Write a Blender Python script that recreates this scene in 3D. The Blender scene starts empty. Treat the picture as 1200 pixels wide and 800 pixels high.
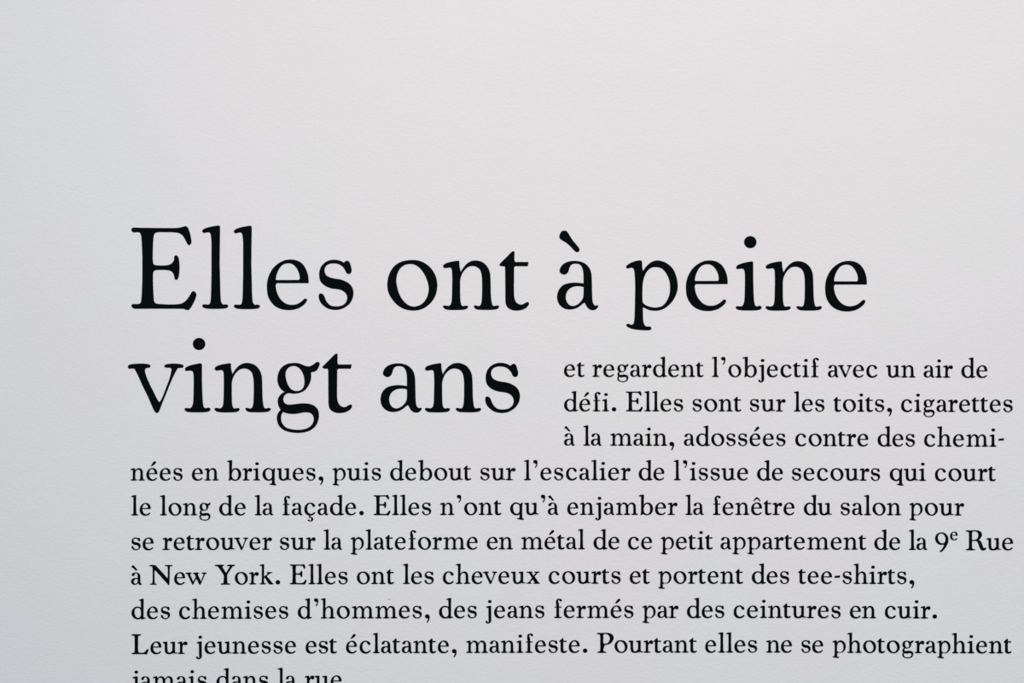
import bpy, math, bmesh
from mathutils import Vector

# ------------------------------------------------------------------ camera, world, lights, exposure
S = 0.001                      # the wall text is laid out in millimetres: 1 unit of the layout = 1 mm
CX, CZ = 0.600, 1.500          # centre of the view on the wall, metres
scene = bpy.context.scene
col = scene.collection
cam_d = bpy.data.cameras.new('camera'); cam = bpy.data.objects.new('camera', cam_d); col.objects.link(cam)
cam.location = (CX, -1.20, CZ); cam.rotation_euler = (math.pi/2, 0, 0)
cam_d.sensor_width = 36; cam_d.lens = 36.0; cam_d.clip_start = 0.01
scene.camera = cam

world = bpy.data.worlds.new('world'); scene.world = world; world.use_nodes = True
bg = world.node_tree.nodes['Background']
bg.inputs['Color'].default_value = (0.805, 0.885, 0.935, 1); bg.inputs['Strength'].default_value = 1.0

lamp_d = bpy.data.lights.new('gallery_spot', 'SPOT'); lamp = bpy.data.objects.new('gallery_spot', lamp_d); col.objects.link(lamp)
lamp.location = (0.773, -1.90, 2.50)
lamp.rotation_euler = (Vector((0.815, 0.0, 1.81)) - lamp.location).to_track_quat('-Z', 'Y').to_euler()
lamp_d.spot_size = 2 * 0.6196; lamp_d.spot_blend = 1.0; lamp_d.shadow_soft_size = 0.06
lamp_d.energy = 57.0; lamp_d.color = (1.0, 0.70, 0.62)

vs = scene.view_settings
vs.view_transform = 'Standard'; vs.look = 'None'; vs.gamma = 1; vs.use_curve_mapping = False
vs.exposure = 0.0

# ------------------------------------------------------------------ materials
def new_mat(name):
    m = bpy.data.materials.new(name); m.use_nodes = True
    return m, m.node_tree, m.node_tree.nodes['Principled BSDF']

def wall_material():
    m, nt, b = new_mat('painted_plaster'); N = nt.nodes; Lk = nt.links
    b.inputs['Roughness'].default_value = 0.85
    b.inputs['Specular IOR Level'].default_value = 0.25
    tc = N.new('ShaderNodeTexCoord')
    # paint colour: faint mottling
    n0 = N.new('ShaderNodeTexNoise'); n0.inputs['Scale'].default_value = 5; n0.inputs['Detail'].default_value = 3
    Lk.new(tc.outputs['Object'], n0.inputs['Vector'])
    mx = N.new('ShaderNodeMix'); mx.data_type = 'RGBA'
    mx.inputs['A'].default_value = (0.778, 0.766, 0.770, 1); mx.inputs['B'].default_value = (0.766, 0.772, 0.768, 1)
    rmp = N.new('ShaderNodeValToRGB'); rmp.color_ramp.elements[0].position = 0.42; rmp.color_ramp.elements[1].position = 0.58
    Lk.new(n0.outputs['Fac'], rmp.inputs['Fac']); Lk.new(rmp.outputs['Color'], mx.inputs['Factor'])
    Lk.new(mx.outputs['Result'], b.inputs['Base Color'])
    # roller stipple: fine orange peel, drawn out sideways a little
    mp = N.new('ShaderNodeMapping'); mp.inputs['Scale'].default_value = (0.55, 1, 1)
    Lk.new(tc.outputs['Object'], mp.inputs['Vector'])
    n1 = N.new('ShaderNodeTexNoise'); n1.inputs['Scale'].default_value = 330; n1.inputs['Detail'].default_value = 3; n1.inputs['Roughness'].default_value = 0.6
    n2 = N.new('ShaderNodeTexNoise'); n2.inputs['Scale'].default_value = 90; n2.inputs['Detail'].default_value = 2
    Lk.new(mp.outputs['Vector'], n1.inputs['Vector']); Lk.new(mp.outputs['Vector'], n2.inputs['Vector'])
    add = N.new('ShaderNodeMath'); add.operation = 'MULTIPLY_ADD'; add.inputs[1].default_value = 0.5
    Lk.new(n2.outputs['Fac'], add.inputs[0]); Lk.new(n1.outputs['Fac'], add.inputs[2])
    bp = N.new('ShaderNodeBump'); bp.inputs['Strength'].default_value = 0.45; bp.inputs['Distance'].default_value = 0.0012
    # small nicks in the paint
    h = add.outputs[0]
    for (x, z, r, amp) in ((0.456, 1.1990, 0.0013, 2.2), (0.4562, 1.1968, 0.0011, -3.4), (0.4545, 1.1972, 0.0007, -2.0),
                           (0.7385, 1.4262, 0.0008, -1.6), (0.340, 1.0925, 0.0010, 1.4), (0.4385, 1.467, 0.0007, -0.9)):
        vd = N.new('ShaderNodeVectorMath'); vd.operation = 'DISTANCE'; vd.inputs[1].default_value = (x, 0.0, z)
        Lk.new(tc.outputs['Object'], vd.inputs[0])
        mr = N.new('ShaderNodeMapRange'); mr.interpolation_type = 'SMOOTHSTEP'
        mr.inputs['From Min'].default_value = r * 1.6; mr.inputs['From Max'].default_value = 0.0
        mr.inputs['To Min'].default_value = 0.0; mr.inputs['To Max'].default_value = amp
        Lk.new(vd.outputs['Value'], mr.inputs['Value'])
        ad = N.new('ShaderNodeMath'); ad.operation = 'ADD'
        Lk.new(h, ad.inputs[0]); Lk.new(mr.outputs['Result'], ad.inputs[1]); h = ad.outputs[0]
    Lk.new(h, bp.inputs['Height'])
    Lk.new(bp.outputs['Normal'], b.inputs['Normal'])
    return m

def plain(name, c, rough, spec=0.5, noise=0.0, scale=20):
    m, nt, b = new_mat(name); N = nt.nodes; Lk = nt.links
    b.inputs['Roughness'].default_value = rough; b.inputs['Specular IOR Level'].default_value = spec
    b.inputs['Base Color'].default_value = (*c, 1)
    if noise:
        tc = N.new('ShaderNodeTexCoord'); n = N.new('ShaderNodeTexNoise'); n.inputs['Scale'].default_value = scale
        n.inputs['Detail'].default_value = 6
        Lk.new(tc.outputs['Object'], n.inputs['Vector'])
        mx = N.new('ShaderNodeMix'); mx.data_type = 'RGBA'
        mx.inputs['A'].default_value = (*[v*(1-noise) for v in c], 1); mx.inputs['B'].default_value = (*[v*(1+noise) for v in c], 1)
        Lk.new(n.outputs['Fac'], mx.inputs['Factor']); Lk.new(mx.outputs['Result'], b.inputs['Base Color'])
    return m
M_wall = wall_material()
M_vinyl = plain('black_vinyl', (0.0012, 0.0030, 0.0036), 0.7, 0.03, 0.15, 60)
M_floor = plain('grey_concrete', (0.36, 0.35, 0.34), 0.6, 0.4, 0.15, 4)
M_board = plain('white_board', (0.75, 0.75, 0.75), 0.5, 0.4, 0.02, 10)
M_ceil = plain('white_ceiling', (0.78, 0.78, 0.78), 0.9, 0.2, 0.01, 3)

# ------------------------------------------------------------------ setting
def box(name, lo, hi, m, nx=1, nz=1):
    bm = bmesh.new(); bmesh.ops.create_cube(bm, size=1)
    for v in bm.verts:
        v.co = Vector([lo[i] + (v.co[i] + 0.5) * (hi[i] - lo[i]) for i in range(3)])
    me = bpy.data.meshes.new(name); bm.to_mesh(me); bm.free(); me.materials.append(m)
    o = bpy.data.objects.new(name, me); col.objects.link(o); o['kind'] = 'structure'
    return o
box('wall_back', (-2.6, 0.0, 0.0), (3.8, 0.15, 3.2), M_wall)
box('floor', (-2.6, -3.4, -0.1), (3.8, 0.15, 0.0), M_floor)
box('baseboard_back', (-2.6, -0.015, 0.0), (3.8, 0.0, 0.10), M_board)

# ------------------------------------------------------------------ letter shapes
# outlines in millimetres of the headline size, baseline at y = 0, left edge at x = 0; '!' marks a corner
GLYPH = {
  'E': ["0,92.5 0.88,94.25 2.38,94.88 10.88,94.62 35.88,94.38 53.38,94.5 59.62,95.62 63.62,96.62 65.88,94.38 67.75,89.62 69.12,84 69.88,78.75 69.38,76.12 67.38,74.5 65.25,76.5 62.75,81.5 59.62,86.12 55.88,88.5 50.25,89.5 40.88,89.75 30.88,89.62 27.12,88.38 25.62,84.62 24.75,74 24.5,61.5 24.75,55.25 25.62,52.12 28.38,50.88 34,50.5 39.62,50.62 44.62,51.62 48.38,54.25 50.12,57.75 50.12,60.88 51.12,62.12 52.62,62.38 54.38,60.62 55.5,55.25 55.88,48.38 55.5,41.5 54.38,35.88 52.5,33.88 50.88,34.88 50.25,37.75 49,41.5 45.88,44.25 40.88,45.38 34,45.62 28.38,45.25 25.88,44 24.88,40.88 24.75,31.5 25.12,21.5 25.62,13.38 26.25,8.38 28.38,6.12 35.88,5.25 45.88,4.88 54.62,5.25 59.62,6.5 64,9.62 68.38,15.25 70.88,19.62 72.5,20.62 74.62,19 75.75,16.5 74.88,12.75 72.12,6.5 68.38,0.25 65.88,-1.5 63.38,-1 60.88,-0.12 48.38,0.12 23.38,0.12 5.88,0 2.12,0.62 0,3.38 1.12,5.25 4.62,5.38 9,5.62 10.88,7.12 11.75,11.5 12.38,21.5 12.88,34 12.88,59 12.5,71.5 11.88,81.5 11.38,85.88 10.12,88.62 7.75,89.75 3.38,89.38 1.12,90"],
  'l': ["0,90.88 1.75,93.12 5.5,94.75 11.75,96.25 16.75,97.12 19.5,97.25 20.5,96.5! 20.5,89.62 20.25,77.12 20,52.12 20.5,34.62 20.75,22.12 21.25,12.12 22.12,7.12 24.25,4.88 28,5 30.12,3.38 29,1.38 26.12,0.38 15.5,-0.12 5.5,0.25 1.75,1.25 0.12,3.12 1.12,4.88 3.62,5 7.38,4.88 9.25,6.5 10.12,10.88 10.62,22.12 11,40.88 11,77.12 10.5,84 9.62,88.12 8,89.5 6.12,89.62 2.38,88.75 0.62,89.38"],
  'e': ["48.3,30.6! 48.2,35.1 47.5,40.1 45.5,46.1 42,51.9 37,55.9 31.5,57.7 26,58 20,56.9 13,53.3 7,47.7 2.5,39.9 0.3,31.9 0,24.1 1,16.1 4,9.6 9,3.9 16,0.3 24,-1 31,-0.5 37,1.3 42,4.6 45.5,8.1 46.4,10.6 46,12 44.7,12.4 43,11.3 39,7.9 34,5.6 29,4.9 24,5.6 19,8.1 14,13.6 11,20.1 9.8,26.1 10,29.1 11.2,30.4 13,30.5! 47,30.5!",
    "9.8,35.6 11,41.1 14,47.6 18,51.9 22,53.5 25.5,53.8 30,52.6 34,48.9 37,43.6 38.2,39.1 38.3,35.9 37.5,34.3 36,34 11.5,34 10.1,34.4"],
  's': ["29,54.4! 24.7,56.6 19.2,57.8 14.2,57.6 8.2,55.4 3.2,50.7 0.9,45.2 0.4,39.4 1.4,33.9 4.2,29.9 9.2,26.4 15.2,24.4 21.2,23.6 26.2,22.4 30.7,19.4 33,15.2 32.8,10.4 30.2,6.4 26.2,4.1 20.2,3.2 14.2,4 10.2,6.9 7.2,11.4 5.7,15.4 3.7,17.9 1.2,18.3 0,16.9 0.2,12.4 1.7,8.4 5.7,3.9 11.2,0.6 18.2,-0.7 25.2,0.1 31.2,2.9 36.2,7.4 39.2,13.4 40,19.4 39,24.4 35.7,29.4 30.2,32.9 24.2,34.9 18.2,35.8 12.2,37.4 8.2,39.9 6.4,43.4 6.2,46.9 8.2,50.9 12.2,53.2 18.2,53.7 23.2,52.8 27.7,49.9 30.7,45.9 32.2,42.6 34.2,41.4 36.7,42.1 37.9,45.4 37.2,49.4 35.7,54.4 33.2,56.9 31.2,56.1"],
  'o': ["28,57.9 36,57.3 44,54 51,48 56,39.5 58,30.5 57.5,22.5 55,14.5 50,7.5 43,2 35,-0.7 27,-0.9 19,1 11,6 5,13 1.2,20.5 0,28.5 1,37.5 4.5,46 10,52.5 18,56.5",
    "28,53.4 32.5,52.3 38,48.5 43,42 46.5,34.5 48.4,26.5 48,19.5 45.5,12.5 41,7 35,4 29,3.5 23,6 17,12 13,19.5 10.8,27.5 10,34.5 11.2,41.5 14.5,48 19.5,52 24,53.3"],
  'n': ["0.2,51.3 2.5,53.8 8,55.7 15,57 17.8,57.3 18.9,56.5! 18.9,51.8 20.6,43.9! 24,49.3 28,53.8 33,56.8 38,57.6 43,56.8 48,54.3 52,49.8 54.5,43.8 55.2,37.8 55.5,27.8 55.8,16.8 56.7,8.8 58,5 60,4.3 63.5,5 65.3,4.3 65,2.3 62.5,0.8 57,0 45,0 39.5,0.6 37,2.3 36.2,4.3 37.8,5 41,4.3 43.5,4.8 45,7.8 45.8,14.8 46,32.8 45.5,39.8 44,45.8 41,49.3 37,51 33,51.2 28.5,49.6 24,45.3 21.5,40.8 20,35.8 19.7,29.8 19.8,16.8 20.3,8.8 21.5,5.3 23.5,4.2 27,4.8 29,3.8 28.2,1.8 25,0.3 14,-0.2 4,0.3 1,2 0,3.8 1.2,5 4,4.6 7,4.6 9.2,6.3 10.2,9.8 10.7,16.8 11,32.8 10.8,43.8 10.2,47.8 9,49.2 6.5,49.3 2.5,48.8 0.7,49.6"],
  'h': ["0.2,90.9 2,93.1 5.7,94.8 12,96.2 17,96.9 19.7,97.1 20.6,96.4! 20.6,89.6 20.2,72.8 19.8,57.8 19.8,44.8! 21.5,46.3! 25,50.3 29,54 34,56.8 39,57.6 44,56.8 49,54.3 53,49.8 55.5,43.8 56.2,37.8 56.5,27.8 56.8,16.8 57.7,8.8 59,5 61,4.3 64.5,5 66.3,4.3 66,2.3 63.5,0.8 58,0 46,0 40.5,0.6 38,2.3 37.2,4.3 38.8,5 42,4.3 44.5,4.8 46,7.8 46.8,14.8 47,32.8 46.5,39.8 45,45.8 42,49.3 38,51 34,51.2 29,49.6 24.5,45.3 21.8,40.8 20.3,35.8 19.7,29.8 19.8,16.8 20.3,8.8 21.5,5.3 23.5,4.2 27,4.8 29,3.8 28.2,1.8 25,0.3 14,-0.2 4,0.3 1,2 0,3.8 1.2,5 4,4.6 7,4.6 9.2,6.3 10.2,9.8 10.7,16.8 11,32.8 11,62.8 11.1,74.8 10.7,83.8 9.8,88 8.2,89.5 6,89.6 2.6,88.8 0.8,89.4"],
  'm': ["0.2,51.3 2.5,53.8 8,55.7 15,57 17.8,57.3 18.9,56.5! 18.9,51.8 20.6,43.9! 24,49.3 28,53.8 33,56.8 38,57.6 43,56.8 47.5,54.6 51.5,50.3 54.8,44.3! 56.5,44.4! 59.5,49.3 63.8,53.8 68.8,56.8 73.8,57.6 78.8,56.8 83.7,54.3 87.8,49.8 90.3,43.8 91,37.8 91.3,27.8 91.6,16.8 92.5,8.8 93.8,5 95.8,4.3 99.3,5 101.1,4.3 100.8,2.3 98.3,0.8 92.8,0 80.8,0 75.3,0.6 72.8,2.3 72,4.3 73.6,5 76.8,4.3 79.3,4.8 80.8,7.8 81.6,14.8 81.8,32.8 81.3,39.8 79.8,45.8 76.8,49.3 72.8,51 68.8,51.2 64.3,49.6 60,45.3 57.3,40.8 55.8,35.8 55.5,29.8 55.6,16.8 56.3,8.8 57.5,5.3 59.5,4.2 62.5,4.8 64.8,3.8 64,1.8 61,0.3 50,-0.2 40,0.3 37,2 36.2,3.8 37.2,5 40,4.6 43,4.6 45,6.3 46,9.8 46.5,16.8 46.5,30.8 46,38.8 44.2,45.3 41,49.3 37,51 33,51.2 28.5,49.6 24,45.3 21.5,40.8 20,35.8 19.7,29.8 19.8,16.8 20.3,8.8 21.5,5.3 23.5,4.2 27,4.8 29,3.8 28.2,1.8 25,0.3 14,-0.2 4,0.3 1,2 0,3.8 1.2,5 4,4.6 7,4.6 9.2,6.3 10.2,9.8 10.7,16.8 11,32.8 10.8,43.8 10.2,47.8 9,49.2 6.5,49.3 2.5,48.8 0.7,49.6"],
  'r': ["0.2,51.3 2.5,53.8 8,55.7 15,57 17.8,57.3 18.9,56.5! 18.9,51.8 20.6,43.9! 24,49.3 27.5,53.8 32,56.5 37,57 41,55.3 43.2,51.3 43,45.8 40.2,41.8 36,40.6 32.5,42.3 30.2,44.3 27.5,44.6 24.5,42.3 22.2,38.3 20.8,34.3 20,28.8 20,16.8 20.5,8.8 21.7,5.6 23.8,4.4 28.5,4.5 31.5,3.6 30.8,1.6 27,0.3 14,-0.2 4,0.3 1,2 0,3.8 1.2,5 4,4.6 7,4.6 9.2,6.3 10.2,9.8 10.7,16.8 11,32.8 10.8,43.8 10.2,47.8 9,49.2 6.5,49.3 2.5,48.8 0.7,49.6"],
  't': ["0,52.8 2.12,55.3 9.62,62.8 14.62,67.8 16.5,68.67 17.38,67.55! 17.25,57.8 18.38,55.8! 34.12,55.8! 33,51.05! 18.38,51.05! 16.88,49.67! 16.75,35.3 16.75,17.8 17.5,12.8 19.62,8.42 23.38,6.17 27.12,6.17 30.62,8.05 32.75,8.92 34.25,8.05 33.75,5.3 30.88,2.17 25.88,-0.08 19.62,-0.95 14,0.05 9.62,2.8 7.75,6.55 7.12,12.8 7,29.05 6.88,47.8 6.38,50.92! 2.12,51.17 0.5,51.8"],
  'a': ["3,45.3 3.6,48.3 6,52.1 10,55 15,56.6 21,57.1 27,56.3 32,54.3 36,50.8 38.5,46.8 39.8,41.8 40.3,34.8 40.5,24.8 40.8,14.8 41.5,8.8 43,5.8 45,4.6 47,5.3 47.9,4.3 47,2.3 44.5,0.1 41.5,-0.4 38.5,0.3 36,2.3 34,5.3 32.8,7.8! 31.6,8.3! 30,7.3 27,4.8 22,1.8 16,0.4 10,1 5,3.8 1.5,8.3 0.2,13.8 0.8,19.8 3.5,25.3 7.5,29 13,30.8 19,31.6 25,31.4 30,30.7 31,30.7! 31.1,31.8! 31.1,39.8 30.5,45.8 29,50.3 26.5,53 23,54 19,53.8 16,52.3 14.2,49.3 13.2,45.8 11.5,42.8 8.5,41.2 5.5,42 3.7,43.5",
    "31.2,26.6! 27,27.6 22,27.6 17,26.3 12.5,22.8 10.2,18.3 9.8,13.8 11,9.3 13.5,6 17,4.4 20.5,4.6 25,6.8 28.5,10.3 30.5,13.8 31.1,17.8"],
  'grave': ["8.5,92.6 11,91.8 13.5,88.3 18,81.3 23,75.3 25.5,71.8 25.9,69.8 25,68 23.2,67.6 21,68.6 16,73.8 11,78.3 6,81.3 3.5,83.3 2.8,85.8 4,89.8 6,92"],
  'p': ["-0.25,50.38 1,52.5 6.25,55.62 12.5,57.62 16.25,58 17.75,57.12 18.12,52.5 18.5,48.12 19.5,45.38! 23.75,51.25 28.75,55.62 35,57.88 41.25,57.12 47.5,54.38 53.75,48.75 57.5,41.25 59.62,31.88 59.38,23.12 56.25,14.38 50.62,6.88 43.75,1.62 36.25,-0.62 28.75,-0.38 23.75,1.25 20.62,2.88! 19,2.88! 19,-1.88 19.38,-11.88 20.62,-16.88 23.12,-19.38 27.5,-19.5 29.12,-21.25 28.12,-23.12 25,-23.75 16.25,-23.38 8.75,-22.5 3.75,-20.88 0.62,-19.12 0.25,-17.12 2.12,-16.12 5.62,-17.5 8.12,-16.25 9.38,-11.88 10,-1.88 10.5,23.12 10.25,35.62 9.62,44.38 8.5,48.38 6.25,49.62 1.88,48.75 0.25,49.12",
    "19.38,8.12 18.5,11.88 18.5,25.62 19,31.88 20.62,38.75 23.75,45 28.75,49.38 35,50.25 41.25,48.75 46.25,43.75 50,36.25 51.38,26.88 50.62,18.12 47.5,10.62 42.5,5 36.25,2.88 30,3.12 23.75,5"],
  'dotlessi': ["0.5,50.38 1.75,52.5 6.5,54.75 14,56.5 18.75,57.12 19.88,56.25! 19.88,37.25 20.25,23.5 20.88,12.25 22.12,6 24,4.62 27.75,5.25 29.75,4.12 29,1.62 24.62,0.25 14,-0.12 5.25,0.25 1.5,1.25 0,3.5 1.5,4.88 5.88,4.5 8.38,6 10,11 10.62,23.5 10.75,37.25 10.5,44.12 9.62,47.5 7.75,48.75 4,48.75 1.25,48.5"],
  'v': ["0,53 1.25,55.25 6.25,56.25 15,56.75 22.5,56.25 25.25,55.25 26,53.5 24.38,52 21.25,51.75 19.75,50.25 19.5,47.75 21.25,41.5 25.62,31.5 30.62,21.5 34.38,14.25 36.62,11.75 38.12,13 40.62,17.75 45,29 48.75,39 50.62,46.5 51,50.25 49.38,52 45,52.12 42.62,53.75 43.75,55.5 48.75,56.5 55,56.75 61.25,56.12 64.38,54.88 64.62,53.12 63.12,51.88 58.75,51.75 56.88,49.62 53.75,44 48.75,32.75 43.75,20.25 39.38,9.62 36.25,1.5 34.12,-1 31.88,0.25 29.38,4.62 23.75,17.75 17.5,30.25 12.5,41.5 8.75,49 7.25,50.88 3.75,51 1,51"],
  'g': ["19.62,57.62 25.25,57.12 30.25,55.25 34.62,53.62 39,54 42.75,55.88 45.88,58.38 48.12,58.75 49.5,57.12 48.75,54 46.5,49.62 43.38,47.5 40.25,47 39.38,46.12! 39.62,41.5 38.75,36.5 35.88,30.25 31.5,25.25 25.25,22.5 19,21.75 14,22.38 10.88,21.75 8,19 6.88,15.25 8,11.5 10.88,9.25 15.25,8.75 22.75,9.62 30.25,10.25 37.75,9.62 42.75,7.75 47.12,3.38 48.62,-2.25 48.12,-8.5 45.25,-15.38 39,-21 31.5,-23.5 24,-24.12 15.25,-23.25 7.75,-20.75 2.12,-15.38 0,-8.5 0.25,-3.5 2.12,0.25 4.38,2.75! 2.5,5.88 1.12,10.25 1.12,15.25 3.38,19.62 6.5,22.5 9,23.75! 4.62,27.12 1.5,32.75 0.5,39 1.75,45.88 5.25,52.12 11.5,56.25",
    "19,54.25 24,53 28.38,49 31.25,42.75 32.25,35.25 30.88,29 27.12,25.5 22.12,24.75 17.12,26.25 13.38,30.25 10.88,35.88 9.62,42.12 10,47.75 13.38,52.38",
    "6.75,0.5! 11.5,-1.25 19,-2 25.25,-1.25 31.5,-0.12 37.12,-0.38 40.88,-2.25 43,-6.62 42.5,-11.62 39,-16.62 32.75,-19.75 25.25,-20.75 16.5,-20 9.62,-17.5 5.25,-12.25 4.25,-7.25 4.75,-2.88"],
  'u': ["0.2,53.8 1.5,55.4 6,55.8 13,56.2 17.8,56.7 18.8,56! 18.8,42.8 19,24.8 19.8,15.3 22.5,8.8 27,6 32,6 37,8.5 41.5,12.5 44.6,17.3! 44.8,32.8 44.8,44.8 44.2,47.8 42.8,49.2 40,49.6 37,49.8 35.3,51 35.1,52.8 36.5,54.6 41,55.3 49,56.2 53.8,56.7 54.7,56! 54.6,42.8 54.5,16.8 55,9.8 56.2,7.6 58.5,6.5 63,6.2 65.2,5 64,2.8 60,0.6 53,-0.7 48.2,-1.4 46.7,-0.7! 46.5,2.8 46.2,5.6! 41,1.8 35,-0.5 28.5,-1 21,0.2 14.5,3.8 11,9.8 9.5,16.8 9.2,32.8 9.2,43.8 8.5,47.3 6.5,48.8 2.5,49.8 0.5,51.3"],
  'd': ["34,90.3 35.8,92.5 39.5,94.1 46,95.8 51,96.8 53.2,96.9 54,96! 53.8,82.8 53.3,52.8 53.2,16.8 53.6,8.8 54.8,6.6 57,6 61,6.3 63.2,5.1 62.2,3.1 58,1.3 51,-0.4 46.5,-1.5 44.6,-1! 44.3,2.8 44,5.6! 40,2.3 35,-0.4 28,-1.3 21,-0.4 13,3.3 6,9.8 1.5,17.8 0,27.8 1,36.8 4.5,44.8 10,51.3 18,56.3 26,57.6 33,56.8 39,54.3 43.7,51! 43.9,67.8 43.7,78.8 43.2,83.8 42.2,87.3 40.8,88.6 38.5,88.8 36.2,88.3 34.5,88.8",
    "29,52.8 35,51.5 40,47.8 43,41.8 43.8,34.8 43.8,18.8 42,13 38,8 32.5,4.8 27,4.6 21,7.3 15.5,13.8 12.2,22.8 11,31.8 11.5,39.8 14,46.3 19,50.8 24,52.6"],
  'q': ["26,57.8 33,56.8 39,54.3 43,51.3 45.5,50! 49,52.3 52.5,55.8 55,57 56.5,56.3 55.8,52.8 54.5,46.8 54,37.8 53.8,12.8 54.2,-5.2 54.8,-12.2 56.2,-16.2 58.5,-17.7 61.5,-18.4 62,-20.2 60.5,-22.2 56,-22.7 46,-21.7 37,-19.7 33,-18 32,-16.5 33.5,-15.2 37,-15.7 41,-15.2 43.2,-12.2 44,-5.2 44.2,4.8! 40,1.8 34,-0.7 27,-1.4 20,-0.2 12,3.8 5.5,10.3 1.5,18.3 0,27.8 1,36.8 4.5,44.8 10,51.3 18,56.5",
    "29,52.8 35,51.3 40.5,47.3 43.2,41.8 44,34.8 44,16.8 42,11.8 38,7.8 32.5,4.8 27,4.6 21,7.3 15.5,13.8 12.2,22.8 11,31.8 11.5,39.8 14,46.3 19,50.8 24,52.5"],
  'b': ["0.2,90.9 2,93.1 5.7,94.8 12,96.2 17,96.9 21,97.2 22.2,96.4! 21.8,82.8 21.2,62.8 20.7,44.3! 23,47.3 28,52.8 34,56.3 41,57.5 49,55.8 56,50.8 61.5,42.8 64,32.8 63.8,22.8 60.5,12.8 54,4.8 46,0.1 38,-1.4 30,-0.4 23.5,2.3 19.5,3.6 16,2.8 12,0.6 9.5,-1 8.4,0! 9.2,3.8 10.2,8.8 11,16.8 11.3,42.8 11.3,72.8 11,83.8 9.8,87.8 8.2,89.3 6,89.6 2.6,88.8 0.8,89.4",
    "20.8,24.8 21,31.8 22.5,37.8 25.5,43.8 30,48.8 35.5,51.8 41,51.8 46.5,48.8 51,42.8 53.2,34.8 53.8,26.8 52.8,17.8 49.5,9.8 44.5,4.8 39,3.1 33,4 27,7.8 22.5,13.3 21,18.8"],
  'c': ["25,58 33,57.3 40,54.3 45,49.8 47.4,44.3 46.5,40.8 43.5,39 40,39.8 37.5,42.8 35.5,47.3 33,51 29.5,53.2 25,53.8 19,52 14,46.8 11,39.8 10,30.8 11,21.8 14.5,13.8 20,8.3 26.5,5.6 33,5.8 39,8.3 44,12.3 46.5,13.6 48,12.8 47.8,10 45,6 39,1.6 32,-0.9 24,-1.4 15,0.6 7,6.3 1.5,14.8 0,24.8 0.5,34.8 4,44.8 10,52.3 17,56.5"],
  'f': ["2.3,48.8! 3.1,52.5! 10.8,52.5! 11,57.8 10.2,63.8 9.3,70.8 9.2,77.8 10.5,83.8 14,88.8 19.5,91.8 25,92.3 30.5,90.6 34,86.8 34.2,83.3 32.5,80.3 29.5,79.6 26.8,81 25,84.3 22.5,87 19.5,87 17.2,84.3 16.5,79.8 17.5,74.8 19.8,68.8 20.8,61.8 21,52.5! 33.6,52.5! 32.8,48.8! 21.2,48.8! 21,32.8 21.2,16.8 21.8,8.8 23,5.3 25.5,4.2 30.5,4.6 33.5,3.6 32.8,1.6 29,0.3 16,-0.2 4.5,0.3 1.2,1.8 0,3.6 1.5,4.8 5.5,4.5 8.5,5.3 10.2,8.3 11,16.8 11.2,32.8 11,48.8!"],
  'dotlessj': ["0.2,51.3 2.5,53.8 8,55.6 15,56.6 19.5,57.3 21.2,56.6! 21.2,32.8 21.4,2.8 22,-6.2 21.2,-14.2 18,-20.7 13,-24.2 7.5,-25.4 2,-23.7 -1.5,-19.7 -2.2,-16.2 -0.8,-13.4 2,-13 3.8,-15.2 5,-18.7 7.5,-20.7 10.5,-20.2 12.2,-16.7 12.3,-11.2 11.8,-3.2 11.6,12.8 11.5,32.8 11.3,43.3 10.5,47.6 9,49.1 6.5,49.3 2.5,48.8 0.7,49.6"],
  'k': ["0.2,90.9 2,93.1 5.7,94.8 12,96.2 17,96.9 19.7,97.1 20.6,96.4! 20.6,89.6 20.2,72.8 19.8,52.8 19.8,35.6! 23,37.8 31,44.3 37,48.8 37.8,50.6 36.5,52.1 34.5,53.3 34.5,55.3 36,56.6 42,57.2 53,57.2 58.5,57 59.5,55.6 58,53.8 53,52.8 49,51 43,46.6 37,41.8 33,38.3! 37,33.3 46,22.8 55,11.8 59.5,6.6 63,4.6 64.3,2.8 63,0.8 58,0 49,0 45,1 42.2,3.8 37,11.8 31,21.8 26.5,28.3 24,31 21.5,30.6 20,28.8! 20,16.8 20.5,8.8 21.7,5.3 23.7,4.2 27,4.8 30,3.8 29.2,1.8 26,0.3 14,-0.2 4,0.3 1,2 0,3.8 1.2,5 4,4.6 7,4.6 9.2,6.3 10.2,9.8 10.7,16.8 11,32.8 11,62.8 11.1,74.8 10.7,83.8 9.8,88 8.2,89.5 6,89.6 2.6,88.8 0.8,89.4"],
  'x': ["0.2,53.8 1.5,55.6 6,56.3 23,56.6 27.5,56 28.8,54.3 27.8,52.6 25,51.8 24.3,50.3 25.7,47.3 34.3,38! 37,41.8 41.8,47.8 43,50.3 41,52 37.2,52.8 36.3,54.6 37.8,56.1 43,56.6 56,56.6 60.5,55.8 61,54.1 59.5,52.5 55,51.6 51,49 45,42.3 37.9,33.5! 43,26.3 51,14.3 55.5,7.8 58.5,4.8 61.5,3.8 62.2,2.3 61,0.6 55,-0.2 39,-0.2 33.5,0.6 32.5,2.3 34,3.8 37.5,4.6 38.2,6.6 37,8.8 31,17.8 29.6,20.8! 26,16.8 20.5,10.8 18,7.3 18.8,5.3 21.5,4.4 24,2.8 23,0.8 19,-0.1 5,-0.1 1,0.8 0.5,2.5 2,4 7,5 11,7.8 17,15.3 24,24.8 26.2,27.8! 21,36.3 14,46.3 11,49.6 7.5,51.3 2.5,52 0.5,52.8"],
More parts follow.
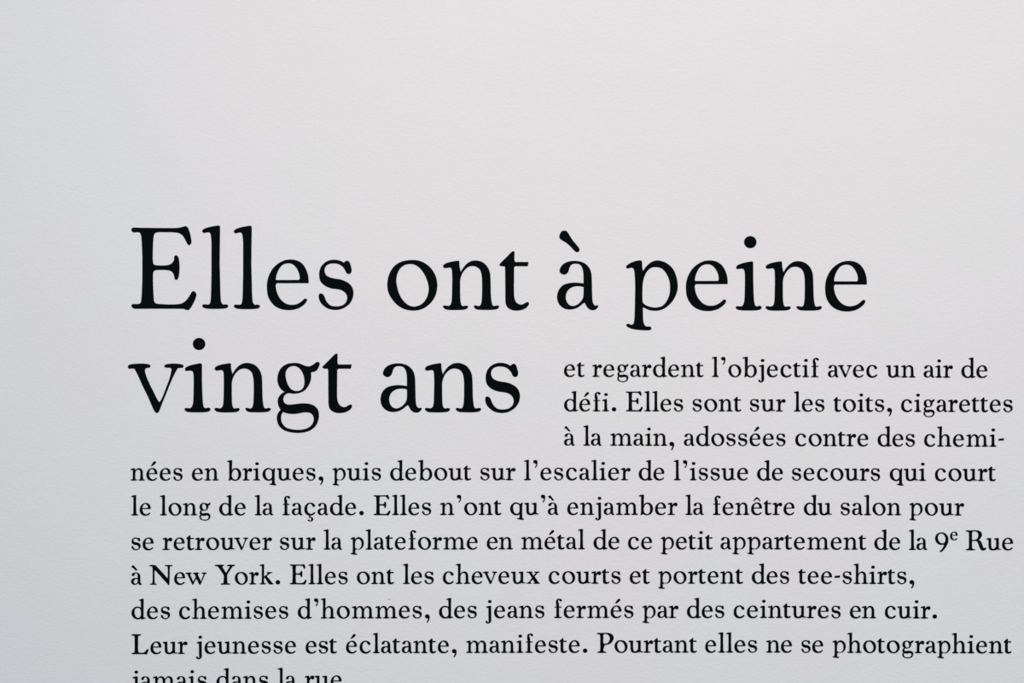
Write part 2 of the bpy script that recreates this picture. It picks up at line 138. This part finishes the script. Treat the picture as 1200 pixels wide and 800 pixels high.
  'w': ["0.19,53.11 2.53,55.25 10.7,56.03 24.32,56.42 28.79,54.86 28.6,52.14 24.71,50.19 22.76,47.86 24.71,39.49 31.13,25.88 36.38,13.23 37.94,13.62! 43.77,26.85 49.22,36.96! 45.33,44.36 41.83,49.22 37.94,50.58 35.6,52.92 37.16,55.45 45.72,56.23 58.37,56.42 63.62,55.06 63.62,52.53 59.34,50.19 58.37,47.28 61.28,38.52 67.12,26.85 71.4,15.18 72.96,15.56! 77.82,27.82 82.3,39.49 85.02,47.28 84.24,50 79.77,50.97 76.85,53.11 78.79,55.84 86.58,56.81 95.33,56.42 99.61,54.86 98.64,52.14 93.97,50.58 90.86,45.91 86.58,36.58 79.77,21.01 72.96,5.45 69.07,-0.97 66.15,0 62.84,5.45 57.39,17.12 51.95,27.82 50.58,27.24! 45.72,19.07 39.88,7.39 35.99,-0.78 33.07,0 29.77,6.42 22.37,21.98 14.2,39.49 10.7,47.28 7.78,50.19 2.92,50.58"],
  'N': ["0.2,91.8 1.5,93.8 7,94.6 24,94.6 29,92.3 37,83.8 57,60.8 75,40.8 86,28.8! 87,42.8 87.2,62.8 87,78.8 86,85.8 84,88.3 81,88.8 75,89 72.8,91 74,93.5 80,94.6 103,94.6 107.5,93.6 108.8,91.6 107.5,89.6 102,88.8 98,87.8 96,83.8 95.2,72.8 94.8,42.8 93.8,12.8 93,0.8 91.5,-2.2 89.5,-1.4 86,2.8 71,19.8 46,47.8 33,62.3 27,68.3! 24.5,65.8! 23.5,56.8 23.8,32.8 24.2,12.8 25.5,6.8 28.5,4.6 33,4.4 35,2.8 34,0.6 28,-0.1 10,-0.1 4,0.6 2.8,2.6 4.2,4.4 10,5.3 14,7.8 15.5,12.8 16.2,32.8 16.2,62.8 15.5,78.8 13.5,84.8 10,87.8 5,88.8 1,89.6"],
  'Y': ["0.2,91.3 1.5,93.5 8,94.6 34,94.6 39,93.6 40.2,91.3 38.8,89 34.5,88 32.7,86.3 33.5,83.3 41,69.8 49,56.3 51.6,53.8! 54,56.3 61,67.8 68.5,81.3 70,85.3 68.5,87.6 63,88.3 58.5,89.3 57.5,91.6 59,93.8 65,94.6 86,94.6 91,93.6 92.3,91.6 91,89.3 85,88.3 81,85.8 76,78.8 66,61.8 57,47.8 55.8,43.8 55.8,27.8 56.2,12.8 57.5,7.3 60.5,4.8 67,4.4 69.8,2.8 68.5,0.6 62,-0.2 35,-0.2 29,0.6 27.8,2.6 29.5,4.4 37,5 40.8,7.8 42,13.8 42.5,27.8 42.5,40.8 41,45.8 31,61.8 18,80.8 14,85.8 10.5,88 5,88.6 1,89.3"],
  'R': ["0.2,91.8 1.5,94 7,94.6 23,94.3 37,95 51,94.6 62,91.8 69.5,84.8 72.8,75.8 71.5,65.8 67,57.3 61,51.3 57.8,48.3! 64,44.3 70,36.8 74,25.8 78.5,14.8 82,9.3 86,8.3 89,11 91,11.6 92.2,9.8 91,5.3 87,0.6 80,-1.5 73,0.3 68,5.8 63,16.8 58,30.8 54.5,38.3 50,42.3 43,43.5 29,43.5 26.2,42.3! 26.2,16.8 27,9.8 29.5,5.6 34,4.3 39,4.3 41,2.6 39.8,0.6 33,-0.2 8,-0.2 1.5,0.6 0,2.6 1.5,4.3 8,4.8 12.5,6.8 14.5,11.8 15.2,22.8 15.2,67.8 14.5,80.8 13,86.3 10,88.3 3,88.8 0.8,89.8",
    "26.5,84.8 29,88.8 35,90.6 43,90.6 51,87.8 56.5,81.8 59,73.8 58.2,63.8 54,54.8 48,49.3 41,47.8 31,47.8 27,48.8 26,52.8 26,67.8"],
  'P': ["0.2,91.8 1.5,94 7,94.6 23,94.3 38,95 51,94.3 63,90.8 71,83.8 74.7,73.8 74,63.8 69,52.8 60,43.8 49,38.8 38,37.6 31,38.3 26.2,39.3! 26.2,16.8 27,9.8 29.5,5.6 34,4.3 38.5,4.3 40.5,2.6 39.3,0.6 33,-0.2 8,-0.2 2.5,0.6 1,2.6 2.5,4.3 8,4.8 12.5,6.8 14.5,11.8 15.2,22.8 15.2,67.8 14.5,80.8 13,86.3 10,88.3 3,88.8 0.8,89.8",
    "26.2,72.8 26.6,83.8 29.5,88.8 36,90.6 44,90 52,85.3 57.5,77.8 59.8,67.8 58.5,57.8 53.5,48.8 46,43.3 38,41.8 31,42.8 27,44.8 26,52.8"],
  'L': ["0.2,91.8 1.5,94 7,94.6 35,94.6 40,93.6 41,91.6 39.5,89.3 33,88.6 29.5,86.8 27.8,81.8 27,72.8 26.8,32.8 27.5,16.8 29,8.8 32,6.3 39,5.3 51,5.6 58,7.3 65,12.8 70.5,19.8 73.2,22.8 75,21.6 75.5,17.8 73.5,9.8 70,1.8 68,-1.4 65.5,-1.4 61,-0.2 31,0 8,-0.1 1.5,0.6 0,2.6 1.5,4.3 8,4.8 12,6.8 14,11.8 14.8,22.8 14.8,72.8 14.2,81.8 12.5,86.8 9,88.6 3,88.8 0.8,89.6"],
  'nine': ["29,84 38,82.8 47,77.8 54.5,68.8 59,57.8 59.7,46.8 58,34.8 53,22.8 45,9.8 36,-1.2 30,-6.7 25,-9 21.5,-8 20.5,-5.7 22.5,-3.7 28,-0.2 35,8.8 40,18.8 42.2,27! 35,25 28,24.1 20,25.3 11,29.8 4,37.8 0.5,47.8 0.2,57.8 3,67.8 9,76.3 18,82",
    "27,79 34,77.8 40.5,72.8 45.5,64.8 48.2,54.8 47.8,44.8 45,36.8 40,32.3 33,31.3 26,32.3 19,36.8 13.5,44.3 10.8,53.8 11,63.8 14,71.8 20,77"],
  'comma': ["9.41,18.24 16.47,15.88 20.39,8.43 19.8,-1.37 16.27,-11.57 10.78,-19.41 7.84,-20.2 7.25,-17.84 11.96,-9.61 13.53,-0.98! 9.41,-0.78 3.53,0.78 0.2,5.49 0.2,11.96 3.53,16.47"],
  'apos': ["9.41,93.92 16.27,92.35 19.41,84.9 18.82,75.1 15.88,65.69 10.78,58.24 8.04,58.82 8.82,61.37 13.14,70.2 14.12,77.06! 9.41,77.25 3.92,79.41 0.2,84.9 0.98,90.39 4.51,93.33"],
  'hyphen': ["0,28.04! 2.75,37.45! 27.84,39.41! 25.1,29.02!"],
  'acute': ["37.25,90.2 42.55,87.45 42.75,82.35 38.24,77.45 26.47,68.63 21.96,67.65 20.59,70.2 24.51,75.69 30.78,85.49"],
  'circ': ["9.22,66.27 13.73,72.75 21.57,81.37 25.88,83.33 30.39,81.37 38.82,71.76 42.16,67.25 41.37,64.9 37.25,65.69 31.37,71.18 26.27,75.49 20.59,71.76 12.75,65.69 10.2,64.71"],
  'cedilla': ["22.55,1.96 27.84,1.57 25.88,-6.86 28.82,-8.24 36.27,-10.78 40,-17.65 37.65,-25.49 31.76,-29.41 23.92,-29.41 17.06,-27.06 13.73,-22.55 15.29,-20.2 20,-21.57 24.9,-24.51 29.41,-23.14 31.37,-17.65 29.22,-14.12 23.92,-12.55 20,-12.16 20.39,-7.84"],
  'idot': ["23.75,79.88 23.21,77.2 21.7,74.92 19.43,73.41 16.75,72.88 14.07,73.41 11.8,74.92 10.29,77.2 9.75,79.88 10.29,82.55 11.8,84.83 14.07,86.34 16.75,86.88 19.43,86.34 21.7,84.83 23.21,82.55"],
  'jdot': ["23.2,79 22.67,76.32 21.15,74.05 18.88,72.53 16.2,72 13.52,72.53 11.25,74.05 9.73,76.32 9.2,79 9.73,81.68 11.25,83.95 13.52,85.47 16.2,86 18.88,85.47 21.15,83.95 22.67,81.68"],
  'period': ["19.9,9.4 19.1,5.6 17,2.4 13.8,0.3 10,-0.5 6.2,0.3 3,2.4 0.9,5.6 0.1,9.4 0.9,13.2 3,16.4 6.2,18.5 10,19.3 13.8,18.5 17,16.4 19.1,13.2"],
}

GLYPH['esup'] = GLYPH['e']

def smooth(text, seg):
    pts = []
    for p in text.split():
        c = p.endswith('!'); x, y = p.rstrip('!').split(',')
        pts.append((Vector((float(x), float(y))), c))
    n = len(pts); out = []
    for i in range(n):
        p0, p1, p2, p3 = pts[i-1], pts[i], pts[(i+1) % n], pts[(i+2) % n]
        a, b = p1[0], p2[0]; L = (b - a).length
        out.append(a)
        if L < 1.2: continue
        # tangents run parallel to the neighbours' chord, so straight strokes stay straight; at a corner the tangent follows the chord
        def tan(pp, pc, pn):
            t = pn - pp
            return t.normalized() if t.length > 1e-9 else Vector((0, 0))
        t1 = (b-a).normalized() if p1[1] else tan(p0[0], a, b)
        t2 = (b-a).normalized() if p2[1] else tan(a, b, p3[0])
        k = max(2, min(seg, int(L / 1.2) + 1))
        if t1.dot(t2) > 0.9995 and t1.dot((b-a).normalized()) > 0.9995: k = 1
        for j in range(1, k):
            s = j / k
            h00 = 2*s**3-3*s*s+1; h10 = s**3-2*s*s+s; h01 = -2*s**3+3*s*s; h11 = s**3-s*s
            out.append(a*h00 + t1*(L*h10) + b*h01 + t2*(L*h11))
    return out

def embolden(loops, d):
    if not d: return loops
    res = []
    for li, lp in enumerate(loops):
        A = sum(lp[i-1].x*lp[i].y - lp[i].x*lp[i-1].y for i in range(len(lp)))
        sgn = (1 if A > 0 else -1) * (1 if li == 0 else -1)
        o = []
        for i in range(len(lp)):
            t = (lp[(i+1) % len(lp)] - lp[i-1])
            if t.length < 1e-6: o.append(lp[i]); continue
            t.normalize(); o.append(lp[i] + Vector((t.y, -t.x * 0.5)) * d * sgn)
        res.append(o)
    return res

THICK = 0.0003
def glyph_mesh(name, scale, seg, bold=0.0):
    loops = embolden([smooth(c, seg) for c in GLYPH[name]], bold)
    if scale < 1 and name not in ('acute', 'circ', 'apos'):      # the small size has slightly shorter ascenders
        loops = [[Vector((v.x, v.y if v.y < 59 else 59 + (v.y - 59) * 0.93)) for v in lp] for lp in loops]
    cu = bpy.data.curves.new('outline', 'CURVE'); cu.dimensions = '2D'; cu.fill_mode = 'BOTH'
    cu.extrude = THICK / 2 / (scale * S)
    for lp in loops:
        sp = cu.splines.new('POLY'); sp.points.add(len(lp) - 1); sp.use_cyclic_u = True
        for q, v in zip(sp.points, lp): q.co = (v.x, v.y, 0, 1)
    tmp = bpy.data.objects.new('outline', cu)
    me = bpy.data.meshes.new_from_object(tmp)
    bpy.data.objects.remove(tmp); bpy.data.curves.remove(cu)
    # stand the outline up against the wall: x right, y up -> z, thickness out from the wall
    for v in me.vertices:
        x, y, z = v.co
        v.co = (x * scale * S, -(z * scale * S) - THICK / 2, y * scale * S)
    me.name = 'glyph_' + name
    me.materials.clear(); me.materials.append(M_vinyl)
    for p in me.polygons: p.use_smooth = False
    return me

WIDTH = {}
for k_, cs in GLYPH.items():
    xs = [float(p.rstrip('!').split(',')[0]) for p in cs[0].split()]
    WIDTH[k_] = (min(xs), max(xs))

# character -> (base glyph, attached glyph, x shift, y shift, part name, attached part name)
def compose(ch):
    if ch == 'i': return ('dotlessi', 'idot', 0, 0, 'letter', 'dot')
    if ch == 'j': return ('dotlessj', 'jdot', 0, 0, 'letter', 'dot')
    if ch == 'à': return ('a', 'grave', 0, 0, 'letter', 'accent')
    if ch == 'é': return ('e', 'acute', 0, 0, 'letter', 'accent')
    if ch == 'ê': return ('e', 'circ', 0, 0, 'letter', 'accent')
    if ch == 'ç': return ('c', 'cedilla', 0, 0, 'letter', 'cedilla')
    if ch == ',': return ('comma', None, 0, 0, 'comma', None)
    if ch == '.': return ('period', None, 0, 0, 'period', None)
    if ch == '’': return ('apos', None, 0, 0, 'apostrophe', None)
    if ch == '-': return ('hyphen', None, 0, 0, 'hyphen', None)
    if ch == '9': return ('nine', None, 0, 0, 'numeral', None)
    if ch == 'ᵉ': return ('esup', None, 0, 0, 'letter', None)
    return (ch, None, 0, 0, 'letter', None)

# side bearings (left, right) in headline millimetres
SB = {'E': (3.5, 3.2), 'l': (1.9, 0.4), 'e': (3.3, 5.3), 's': (5.0, 4.9), 'o': (3.6, 3.2), 'n': (-0.3, 0.9), 't': (-1.3, 2.1), 'a': (2.5, 0.8), 'i': (1.6, 2.6), 'p': (0.7, 3.5), 'v': (-6.8, -1.1), 'g': (6.1, 3.0), 'r': (-0.3, 0.5), 'm': (2.6, 0.6), 'h': (0.3, -0.1), 'u': (-0.4, 0.4), 'd': (3.9, -0.9), 'q': (5.5, -0.1), 'b': (0.2, 3.8), 'c': (4.9, 5.8), 'f': (3.3, 2.8), 'j': (1.1, 7.0), 'k': (0.7, 0.5), 'x': (1.2, 1.0), 'w': (-7.0, -0.5), 'N': (3.0, 1.2), 'Y': (1.0, -7.0), 'R': (3.0, 1.2), 'P': (3.0, -1.6), 'L': (3.0, 4.8), '9': (4.0, 4.0), ',': (7.2, 4.0), '.': (7.2, 4.0), '’': (7.4, 7.4), '-': (3.0, 3.4)}
def sb(ch):
    return SB[{'à': 'a', 'é': 'e', 'ê': 'e', 'ç': 'c', 'ᵉ': 'e'}.get(ch, ch)]
KERN = {}

# ------------------------------------------------------------------ the text
# headline: word, baseline (mm from the top of the view), left edge of every letter
HEAD = [
 ('Elles', (361.6, 361.6, 361.9, 362.1, 362.2), (154.1, 237.0, 274.1, 313.0, 373.8)),
 ('ont', (362.6, 362.8, 362.8), (454.0, 519.1, 585.2)),
 ('à', (362.8,), (653.0,)),
 ('peine', (363.1, 363.2, 363.5, 363.6, 363.7), (733.7, 804.0, 862.3, 897.2, 967.1)),
 ('vingt', (482.7, 482.8, 482.8, 482.8, 482.8), (150.0, 216.4, 251.5, 324.7, 377.9)),
 ('ans', (482.8, 482.8, 482.9), (446.1, 498.0, 568.9)),
]
# paragraph: baseline at x = 150, 400, 650, 900, 1150, then (word, left edge, right edge)
LINES = [
 ((441.0, 441.1, 441.3, 441.6, 442.5), [('et', 660.8, 685.2), ('regardent', 693.8, 824.7), ('l’objectif', 834.0, 959.7), ('avec', 970.0, 1028.2), ('un', 1038.2, 1073.0), ('air', 1082.2, 1116.7), ('de', 1126.3, 1157.2)]),
 ((481.5, 481.6, 481.7, 481.9, 482.6), [('défi.', 660.8, 722.4), ('Elles', 733.4, 800.7), ('sont', 811.5, 868.9), ('sur', 878.7, 920.7), ('les', 930.0, 966.3), ('toits,', 976.3, 1045.3), ('cigarettes', 1055.8, 1186.8)]),
 ((522.0, 522.0, 521.9, 522.3, 523.2), [('à', 660.8, 673.6), ('la', 683.3, 705.3), ('main,', 715.0, 790.2), ('adossées', 801.2, 920.7), ('contre', 931.8, 1017.7), ('des', 1028.2, 1072.3), ('chemi-', 1082.8, 1177.0)]),
 ((562.8, 562.6, 562.3, 562.6, 563.4), [('nées', 152.8, 214.2), ('en', 224.8, 256.7), ('briques,', 265.7, 379.1), ('puis', 389.3, 446.7), ('debout', 457.0, 552.3), ('sur', 562.8, 604.3), ('l’escalier', 613.8, 739.0), ('de', 748.3, 778.7), ('l’issue', 789.2, 876.8), ('de', 887.0, 917.6), ('secours', 928.0, 1031.5), ('qui', 1042.5, 1085.2), ('court', 1095.5, 1167.0)]),
 ((603.7, 603.3, 603.0, 603.1, 603.8), [('le', 153.5, 176.8), ('long', 187.3, 247.0), ('de', 256.7, 288.0), ('la', 298.3, 320.6), ('façade.', 330.5, 426.5), ('Elles', 437.7, 505.5), ('n’ont', 515.5, 587.8), ('qu’à', 597.6, 654.8), ('enjamber', 664.6, 794.0), ('la', 803.0, 825.0), ('fenêtre', 835.0, 931.2), ('du', 941.8, 975.0), ('salon', 985.0, 1056.3), ('pour', 1065.3, 1130.0)]),
 ((644.2, 643.7, 643.3, 643.4, 644.4), [('se', 154.0, 180.2), ('retrouver', 190.3, 318.8), ('sur', 328.0, 370.0), ('la', 379.0, 401.2), ('plateforme', 410.6, 560.0), ('en', 570.3, 601.5), ('métal', 610.5, 685.7), ('de', 695.3, 726.0), ('ce', 735.8, 764.3), ('petit', 774.0, 835.5), ('appartement', 844.2, 1015.3), ('de', 1024.3, 1055.0), ('la', 1064.8, 1086.7), ('9e', 1095.7, 1122.4), ('Rue', 1131.5, 1187.3)]),
 ((684.9, 684.1, 683.6, 683.6, 684.2), [('à', 153.5, 166.3), ('New', 174.8, 242.5), ('York.', 251.5, 328.5), ('Elles', 339.5, 407.7), ('ont', 418.0, 462.0), ('les', 472.0, 508.5), ('cheveux', 518.8, 632.8), ('courts', 642.8, 727.5), ('et', 737.8, 761.8), ('portent', 771.0, 871.0), ('des', 880.8, 925.0), ('tee-shirts,', 935.0, 1071.5)]),
 ((725.0, 724.3, 723.8, 723.8, 724.6), [('des', 154.0, 199.5), ('chemises', 209.8, 338.0), ('d’hommes,', 348.8, 503.8), ('des', 514.3, 559.0), ('jeans', 568.8, 638.2), ('fermés', 649.0, 742.5), ('par', 752.5, 795.2), ('des', 804.8, 849.0), ('ceintures', 859.5, 985.3), ('en', 995.8, 1027.0), ('cuir.', 1036.8, 1098.2)]),
 ((766.0, 765.1, 764.5, 764.3, 765.2), [('Leur', 154.0, 219.8), ('jeunesse', 229.6, 347.0), ('est', 358.0, 395.0), ('éclatante,', 405.3, 535.3), ('manifeste.', 546.0, 688.5), ('Pourtant', 699.5, 816.8), ('elles', 826.2, 887.5), ('ne', 897.5, 928.2), ('se', 939.0, 964.8), ('photographient', 975.3, 1185.5)]),
 ((806.6, 805.6, 805.0, 804.8, 805.6), [('jamais', 154.6, 242.6), ('dans', 253.5, 314.7), ('la', 325.2, 347.2), ('rue', 356.8, 400.5)]),
]
def base_at(b, x):
    t = max(0.0, min(3.999, (x - 150) / 250.0)); i = int(t); f = t - i
    return b[i] * (1 - f) + b[i+1] * f

BODY = 0.25
HEAD_M, BODY_M = {}, {}
def bold_of(gname):            # the small size is cut a little heavier
    return {'N': 0.6, 'Y': 1.6, 'R': 1.8, 'P': 1.8, 'L': 1.9, 'nine': 1.3, 'comma': 0.9, 'period': 0.8, 'apos': 0.7, 'hyphen': 0.5,
            'acute': 0.6, 'circ': 0.6, 'cedilla': 0.4, 'w': 0.6, 'k': 0.8, 'x': 0.6, 'n': 1.4, 'r': 1.4, 'm': 1.4, 'p': 1.45, 'h': 1.5, 'u': 1.5, 'esup': 2.3}.get(gname, 1.65)
def mesh_for(gname, body):
    D = BODY_M if body else HEAD_M
    if gname not in D:
        D[gname] = glyph_mesh(gname, BODY if body else 1.0, 3 if body else 6, bold_of(gname) if body else 0.3)
    return D[gname]

def wall_point(x, y):
    return Vector((CX + (x - 600) * S, 0.0, CZ - (y - 400) * S))

def child(name, me, parent, loc, sc=1.0):
    o = bpy.data.objects.new(name, me); col.objects.link(o); o.parent = parent; o.location = loc; o.scale = (sc, 1, sc)
    return o

def place_word(word, xs, ys, body, label, group, sizes=None):
    sc = BODY if body else 1.0
    root = bpy.data.objects.new('word', None); col.objects.link(root)
    root.empty_display_size = 0.01
    org = wall_point(xs[0], ys[0]); root.location = org
    root['label'] = label; root['category'] = 'lettering'; root['group'] = group
    for i, ch in enumerate(word):
        b, att, dx, dy, pn, an = compose(ch)
        z = 1.0 if not sizes else sizes[i]
        p = wall_point(xs[i] - (WIDTH[b][0] - (bold_of(b) if body else 0.15)) * sc * z, ys[i]) - org
        o = child(pn, mesh_for(b, body), root, p, z)
        if att: child(an, mesh_for(att, body), o, (0, 0, 0))
    return root

# ------------------------------------------------------------------ headline
for wi, (w, ys, xs) in enumerate(HEAD):
    place_word(w, xs, ys, False, 'large black headline word “%s” on the white wall' % w, 'words of the large headline')

# ------------------------------------------------------------------ paragraph
flat = [w[0] for b, ws in LINES for w in ws]
n_word = 0
for b, ws in LINES:
    for (w, x0, x1) in ws:
        x0 += 0.15; x1 -= 0.15
        sizes = [1.0] * len(w); rise = [0.0] * len(w)
        if w == '9e': w = '9ᵉ'; sizes[1] = 0.68; rise[1] = 11.7
        wid, gaps = [], []
        for i, ch in enumerate(w):
            a_, b_ = WIDTH[compose(ch)[0]]
            wid.append((b_ - a_ + 2 * bold_of(compose(ch)[0])) * BODY * sizes[i])
            if i: gaps.append((sb(w[i-1])[1] + sb(ch)[0] + KERN.get(w[i-1] + ch, 0.0)) * BODY)
        slack = (x1 - x0) - sum(wid) - sum(gaps)
        if len(w) > 1:
            tr = slack / (len(w) - 1)
        else: tr = 0
        xs, x = [], x0
        for i in range(len(w)):
            xs.append(x); x += wid[i] + (gaps[i] + tr if i < len(gaps) else 0)
        ys = [base_at(b, xx) - r for xx, r in zip(xs, rise)]
        prev = 'after “%s”' % flat[n_word-1] if n_word else 'first of the paragraph'
        nxt = 'before “%s”' % flat[n_word+1] if n_word + 1 < len(flat) else 'last one visible'
        lab = 'small black paragraph word “%s” %s and %s' % (w.replace('ᵉ', 'e'), prev, nxt)
        if not n_word: lab = 'small black paragraph word “et”, first of the paragraph, before “regardent”'
        if n_word + 1 == len(flat): lab = 'small black paragraph word “rue” after “la”, last one visible'
        place_word(w, xs, ys, True, lab, 'words of the small paragraph', sizes)
        n_word += 1
